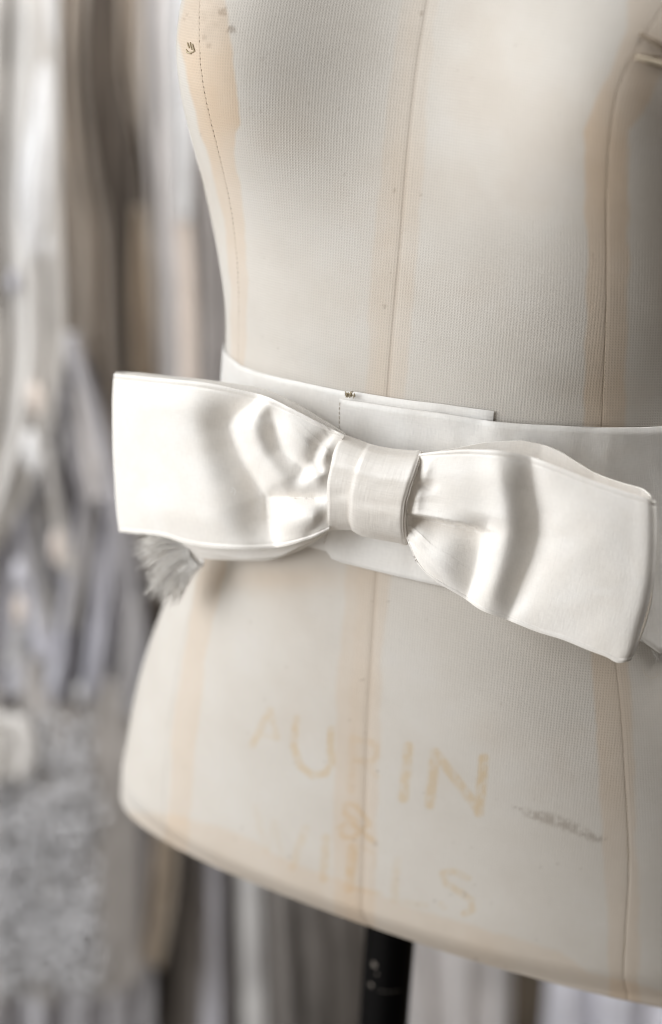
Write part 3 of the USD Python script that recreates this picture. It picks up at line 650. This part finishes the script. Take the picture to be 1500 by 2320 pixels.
for k in range(9):
    a = np.array([1496 - 30 * k / 9, 1482 - 14 * k / 9]) + [0, 0]
    b = a + [RNG.normal(2, 6), RNG.uniform(10, 26)]
    uz = np.array([on_body(*q) for q in poly([a, (a + b) / 2 + [RNG.normal(0, 3), 0], b], 4)])
    ms.append(tube(body(uz[:, 0], uz[:, 1]) + normal(uz[:, 0], uz[:, 1]) * .002, .00008, 3))
part('frayed_edge', join(*ms), MAT['white_thread'], belt, kind='stuff', label='few loose threads under the belt at the right edge')

# ------------------------------------------------------------------ the gowns hanging behind, out of focus
def cloth(name, color, rough=0.6, spec=0.4, sheen=0.3, lace=0.0, metallic=0.0):
    nodes = {
        'tc': ('texture_coordinate', {}), 'n': ('noise_texture', {'scale': 14.0, 'detail': 4.0}), 'f': ('noise_texture', {'scale': 240.0, 'detail': 2.0}),
        'r': ('rgb_ramp', {'ramp': [(0.3, tuple(c * .82 for c in color)), (0.7, tuple(min(1, c * 1.12) for c in color))]}),
        'b': ('bump', {'strength': .3, 'distance': .001}),
        'p': ('principled_bsdf', {'roughness': rough, 'specular_ior_level': spec, 'sheen_weight': sheen})}
    links = [('tc.object', 'n.vector'), ('tc.object', 'f.vector'), ('n.fac', 'r.fac'), ('f.fac', 'b.height'), ('r.color', 'p.base_color'), ('b.normal', 'p.normal')]
    return material(name, nodes, links)
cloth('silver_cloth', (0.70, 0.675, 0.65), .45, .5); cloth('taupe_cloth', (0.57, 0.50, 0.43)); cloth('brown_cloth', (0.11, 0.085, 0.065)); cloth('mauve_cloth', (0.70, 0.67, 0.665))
cloth('white_cloth', (0.90, 0.89, 0.90), .4, .5); cloth('blush_cloth', (0.85, 0.745, 0.67), .4, .5); cloth('lilac_cloth', (0.70, 0.695, 0.76)); cloth('tulle_cloth', (0.58, 0.57, 0.60)); cloth('beige_cloth', (0.62, 0.52, 0.41))
cloth('lace_cloth', (0.46, 0.43, 0.41), .7); cloth('lace_thread', (0.66, 0.655, 0.67), .6); cloth('grey_cloth', (0.45, 0.42, 0.40)); cloth('glint_blob', (0.8, 0.8, 0.8), .12, .9, 0.0)

def drape(name, left, right, dist, pleats, amp, mat, parent=None, seed=1, thick=.012, cols=70, rows=70, fan=0.0, rag=0.0, label=None):
    """Hanging cloth between two edge lines (picture points from top to bottom, placed on the upright plane at that distance): a closed flat bag of pleats."""
    s, t = np.linspace(0, 1, cols), np.linspace(0, 1, rows)
    L, R = poly(left, rows), poly(right, rows)
    G = L[:, None] * (1 - s[None, :, None]) + R[:, None] * s[None, :, None]
    F = at_h(G[..., 0], G[..., 1], dist)
    S, T = np.meshgrid(s, t)
    ph = seed * 2.1 + 1.6 * (meshkit.fbm(np.stack([S * 2, T * 2.5, 0 * S], -1), 2, seed) - .5) * pleats * .6
    w = np.sin(2 * np.pi * pleats * S + ph) + .5 * np.sin(2 * np.pi * pleats * 2.3 * S + 1.7 * ph + 1) + 1.2 * (meshkit.fbm(np.stack([S * 3, T * 4, 0 * S], -1), 3, seed + 50) - .5)
    a = amp * (.6 + .4 * T)
    edge_ = np.minimum(1, np.minimum(S, 1 - S) / .12) ** .5
    front = F - _fh * (w * a + thick * edge_)[..., None]
    back = F - _fh * (w * a * .6 - thick * edge_)[..., None]
    if rag:
        up = RNG.normal(0, rag * 2.5, cols) + rag * 5 * np.sin(s * 17 + seed) + rag * 4 * np.sin(s * 31); front[0, :, 2] += up; front[1:6, :, 2] += up * np.array([.8, .6, .4, .25, .1])[:, None]; back[0, :, 2] = front[0, :, 2]
        front[-1, :, 2] += RNG.normal(0, rag, cols); back[-1, :, 2] = front[-1, :, 2]
    return part(name, shell(front, back), MAT[mat], parent, True, label=label)

g = thing('silver_gown', 'silver grey gown with a pale shining sash at the far left edge', 'gown', 'gowns hanging behind the dress form')
drape('skirt', [(-120, -120), (-130, 400), (-150, 800), (-170, 1260)], [(130, -120), (136, 400), (148, 760), (120, 960), (-20, 1260)], 1.33, 3, .010, 'silver_cloth', g, 3)
drape('sash', [(92, 140), (62, 290), (38, 420), (52, 540), (66, 590)], [(112, 150), (122, 290), (112, 420), (92, 540), (76, 590)], 1.29, 1, .006, 'white_cloth', g, 5, .006, 24, 40)
drape('ribbon', [(96, -60), (104, 10), (118, 90)], [(116, -60), (124, 10), (126, 92)], 1.29, 1, .003, 'white_cloth', g, 6, .004, 16, 24)
g = thing('tulle_gown', 'lilac grey tulle gown whose long folds spread from the left edge below the bow', 'gown', 'gowns hanging behind the dress form')
drape('skirt', [(-60, 760), (-120, 1100), (-200, 1500), (-260, 2400)], [(176, 760), (290, 1150), (335, 1500), (350, 2400)], 1.40, 7, .012, 'tulle_cloth', g, 9, .012, 90, 80)
for k, (x0, x1, y0, y1, wd, mt) in enumerate([(196, 96, 1090, 1660, 24, 'lilac_cloth'), (150, 30, 930, 1500, 14, 'white_cloth'), (262, 205, 1110, 1570, 18, 'lilac_cloth'), (88, 150, 930, 1290, 15, 'silver_cloth'), (60, 112, 1010, 1420, 13, 'white_cloth'),
                                            (224, 160, 1040, 1420, 10, 'silver_cloth'), (30, 96, 1120, 1480, 16, 'lilac_cloth'), (176, 214, 880, 1130, 12, 'mauve_cloth'), (120, 60, 1330, 1640, 18, 'silver_cloth'), (300, 262, 1360, 1640, 14, 'mauve_cloth')]):
    drape('tulle_fold', [(x0 - wd * .4, y0), ((x0 + x1) / 2 - wd * .8, (y0 + y1) / 2), (x1 - wd * 1.3, y1)], [(x0 + wd * .4, y0), ((x0 + x1) / 2 + wd * .8, (y0 + y1) / 2), (x1 + wd * 1.3, y1)], 1.372 - .004 * (k % 4), 1, .005, mt, g, 20 + k, .006, 20, 40)
ms = []
import trimesh
_ico = trimesh.creation.icosphere(1, 1.0)
def glint_blob(parent, px, py, r, dist, mat='glint_blob'):  # pale blobs added where the cloth shows blurred highlights
    c = at_h(np.array(px), np.array(py), dist)
    part("glint_blob", (np.array(_ico.vertices) * [r * .55, r * .5, r * 1.5] @ np.array([[1, 0, RNG.normal(0, .25)], [0, 1, 0], [0, 0, 1]]) + c, np.array(_ico.faces)), MAT[mat], parent, True)
for px, py, r, m_ in ((70, 1018, .012, 'white_cloth'), (80, 1044, .009, 'white_cloth'), (128, 1236, .010, 'blush_cloth'), (134, 1256, .008, 'blush_cloth'), (180, 1572, .007, 'white_cloth'), (42, 1300, .009, 'lilac_cloth'), (82, 905, .010, 'blush_cloth'), (44, 1384, .010, 'blush_cloth'), (108, 560, .006, 'white_cloth'), (30, 640, .007, 'lilac_cloth')):
    glint_blob(g, px, py, r, 1.31, m_)
g = thing('taupe_gown', 'plain taupe gown hanging left of the dark gap', 'gown', 'gowns hanging behind the dress form')
drape('skirt', [(118, -120), (130, 400), (135, 800), (140, 1300), (150, 1500)], [(214, -120), (192, 130), (216, 350), (250, 520), (262, 800), (300, 1300), (310, 1500)], 1.46, 2.5, .012, 'taupe_cloth', g, 12)
g = thing('gap_backing', 'dark brown sheet added behind the lighter gowns to keep their gap dark', 'gown', 'gowns hanging behind the dress form')
drape('skirt', [(150, -120), (180, 800), (180, 1700), (220, 2450)], [(420, -120), (420, 800), (430, 1700), (440, 2450)], 1.72, 5, .010, 'brown_cloth', g, 15)  # added dark sheet, gives the gap its shade
g = thing('brocade_gown', 'grey brown gown with a beige panel, right of the dark gap', 'gown', 'gowns hanging behind the dress form')
drape('skirt', [(264, -120), (264, 130), (296, 260), (326, 420), (316, 800), (330, 1300)], [(345, -120), (345, 200), (358, 500), (362, 900), (380, 1300)], 1.50, 2, .010, 'taupe_cloth', g, 18)
drape('panel', [(300, 470), (296, 700), (312, 1000)], [(330, 470), (352, 700), (372, 1000)], 1.47, 1, .006, 'beige_cloth', g, 19, .006, 24, 30)
g = thing('mauve_gown', 'pale mauve gown beside the white one at the left of the bust', 'gown', 'gowns hanging behind the dress form')
drape('skirt', [(322, -120), (330, 300), (350, 600), (360, 1300)], [(392, -120), (396, 300), (400, 600), (412, 1300)], 1.42, 1.5, .008, 'mauve_cloth', g, 22, .01, 40)
g = thing('white_gown', 'narrow white and blush satin gown hanging right behind the bust', 'gown', 'gowns hanging behind the dress form')
drape('skirt', [(378, -120), (384, 200), (396, 500)], [(440, -120), (440, 200), (432, 500)], 1.36, 1.2, .006, 'white_cloth', g, 25, .008, 40)
drape('hem_panel', [(396, 480), (404, 700), (408, 1250)], [(430, 480), (444, 700), (452, 1250)], 1.365, 1, .005, 'blush_cloth', g, 26, .007, 40)
g = thing('grey_gown', 'grey gown right behind the waist of the dress form', 'gown', 'gowns hanging behind the dress form')
drape('skirt', [(410, 60), (420, 500), (425, 900), (420, 1500)], [(640, 60), (640, 500), (640, 900), (650, 1500)], 1.55, 4, .012, 'mauve_cloth', g, 28)
g = thing('lace_gown', 'grey gown with an embroidered lace skirt at the lower left', 'gown', 'gowns hanging behind the dress form')
drape('skirt', [(-120, 1560), (-130, 1900), (-140, 2262)], [(300, 1620), (318, 1900), (320, 2230)], 1.30, 3.5, .010, 'lace_cloth', g, 31, .010, 90, 70, rag=.004)
ms = []
for k in range(1300):
    x, y = RNG.uniform(-20, 200) + RNG.normal(0, 22), 1640 + 590 * RNG.uniform(0, 1) ** .8 + RNG.normal(0, 22)
    c = at_h(np.array(x), np.array(y), 1.277 + RNG.normal(0, .002))
    n = 7
    a0 = RNG.uniform(0, 6.28)
    r = RNG.uniform(.002, .0055)
    rr = r * np.where(np.arange(2 * n) % 2, .45, 1.0)
    ang = a0 + np.arange(2 * n) * np.pi / n
    ring = c + (np.cos(ang) * rr)[:, None] * _right + (np.sin(ang) * rr * 1.3)[:, None] * np.array([0, 0, 1.])
    v = np.vstack([ring, [c - _fh * .003], [c + _fh * .002]])
    k2 = np.arange(2 * n)
    ms.append((v, np.vstack([np.stack([k2, (k2 + 1) % (2 * n), np.full(2 * n, 2 * n)], -1), np.stack([(k2 + 1) % (2 * n), k2, np.full(2 * n, 2 * n + 1)], -1)])))
part('lace_embroidery', join(*ms), MAT['lace_thread'], g, False, kind='stuff')
drape('collar_bow', [(-30, 1620), (-40, 1700), (-30, 1760)], [(60, 1630), (84, 1690), (70, 1750)], 1.272, 1.3, .006, 'silver_cloth', g, 33, .008, 30, 30)
g = thing('ribbon_gown', 'dark grey gown with a hanging beige ribbon end under the left hem', 'gown', 'gowns hanging behind the dress form')
drape('skirt', [(240, 1350), (270, 1900), (250, 2480)], [(450, 1350), (455, 1900), (440, 2480)], 1.52, 3, .010, 'brown_cloth', g, 36)
drape('ribbon', [(352, 1780), (342, 2000), (322, 2176)], [(404, 1780), (396, 2000), (368, 2184)], 1.38, 1, .004, 'beige_cloth', g, 37, .005, 24, 40)
g = thing('pleated_gown', 'pale lilac gown with sharp pleats under the hem, left of the pole', 'gown', 'gowns hanging behind the dress form')
drape('skirt', [(405, 1500), (410, 1900), (380, 2480)], [(640, 1500), (640, 1900), (670, 2480)], 1.44, 3, .012, 'grey_cloth', g, 40, .012, 70)
drape('pleat', [(462, 1700), (462, 2000), (452, 2480)], [(500, 1700), (504, 2000), (510, 2480)], 1.40, 1, .006, 'lilac_cloth', g, 41, .006, 24, 40)
drape('pleat', [(530, 1700), (540, 2000), (556, 2480)], [(574, 1700), (588, 2000), (606, 2480)], 1.39, 1, .006, 'white_cloth', g, 42, .006, 24, 40)
g = thing('chiffon_gown', 'dark grey chiffon gown right behind the pole', 'gown', 'gowns hanging behind the dress form')
drape('skirt', [(600, 1700), (610, 2000), (630, 2480)], [(960, 1700), (960, 2000), (960, 2480)], 1.56, 5, .012, 'grey_cloth', g, 45)
g = thing('pearl_gown', 'pearl grey gown under the hem, next to the pole on its right', 'gown', 'gowns hanging behind the dress form')
drape('skirt', [(910, 1800), (915, 2100), (900, 2480)], [(1160, 1800), (1160, 2100), (1150, 2480)], 1.45, 2.5, .010, 'mauve_cloth', g, 48)
g = thing('lilac_gown', 'lilac satin gown under the hem at the lower right corner', 'gown', 'gowns hanging behind the dress form')
drape('skirt', [(1235, 1900), (1240, 2200), (1215, 2480)], [(1640, 1900), (1640, 2200), (1640, 2480)], 1.42, 3, .012, 'lilac_cloth', g, 51)

# small loose things on the cloth: tubes drawing the shadow line of the overlap's end, lint, a curled thread
tt = np.linspace(.02, .93, 34)
for_u = end_right(tt)
zt_, zb_ = edge(TOPR, for_u), edge(BOTR, for_u)
zz = zt_ + (zb_ - zt_) * tt
ms = []
for k in range(0, 33):
    u2, z2 = np.linspace(for_u[k], for_u[k] * .35 + for_u[k + 1] * .65, 4) + .002, np.linspace(zz[k], zz[k] * .35 + zz[k + 1] * .65, 4)
    ms.append(tube(body(u2, z2) + normal(u2, z2) * .0030, .00016, 5))
part('overlap_shadow_line', join(*ms), MAT['shadow_line_tan'], belt, kind='stuff')
def hair(name, pts, y, parent, mat='white_thread', r=.00011, n=24):
    p = poly(pts, n)
    part(name, tube(at_y(p[:, 0], p[:, 1], y), r, 4), MAT[mat], parent)
hair('lint', [(523, 1116), (527, 1111), (526, 1104), (533, 1112), (530, 1122)], -.1335, belt)
hair('lint', [(700, 1010), (694, 1004), (690, 996)], -.137, belt)
p = poly([(1455, 1512), (1462, 1528), (1476, 1536), (1488, 1530), (1484, 1520)], 24)
uz = np.array([on_body(*q) for q in p])
part('lint', tube(body(uz[:, 0], uz[:, 1]) + normal(uz[:, 0], uz[:, 1]) * .0006, .00006, 4), MAT['thread'], form)
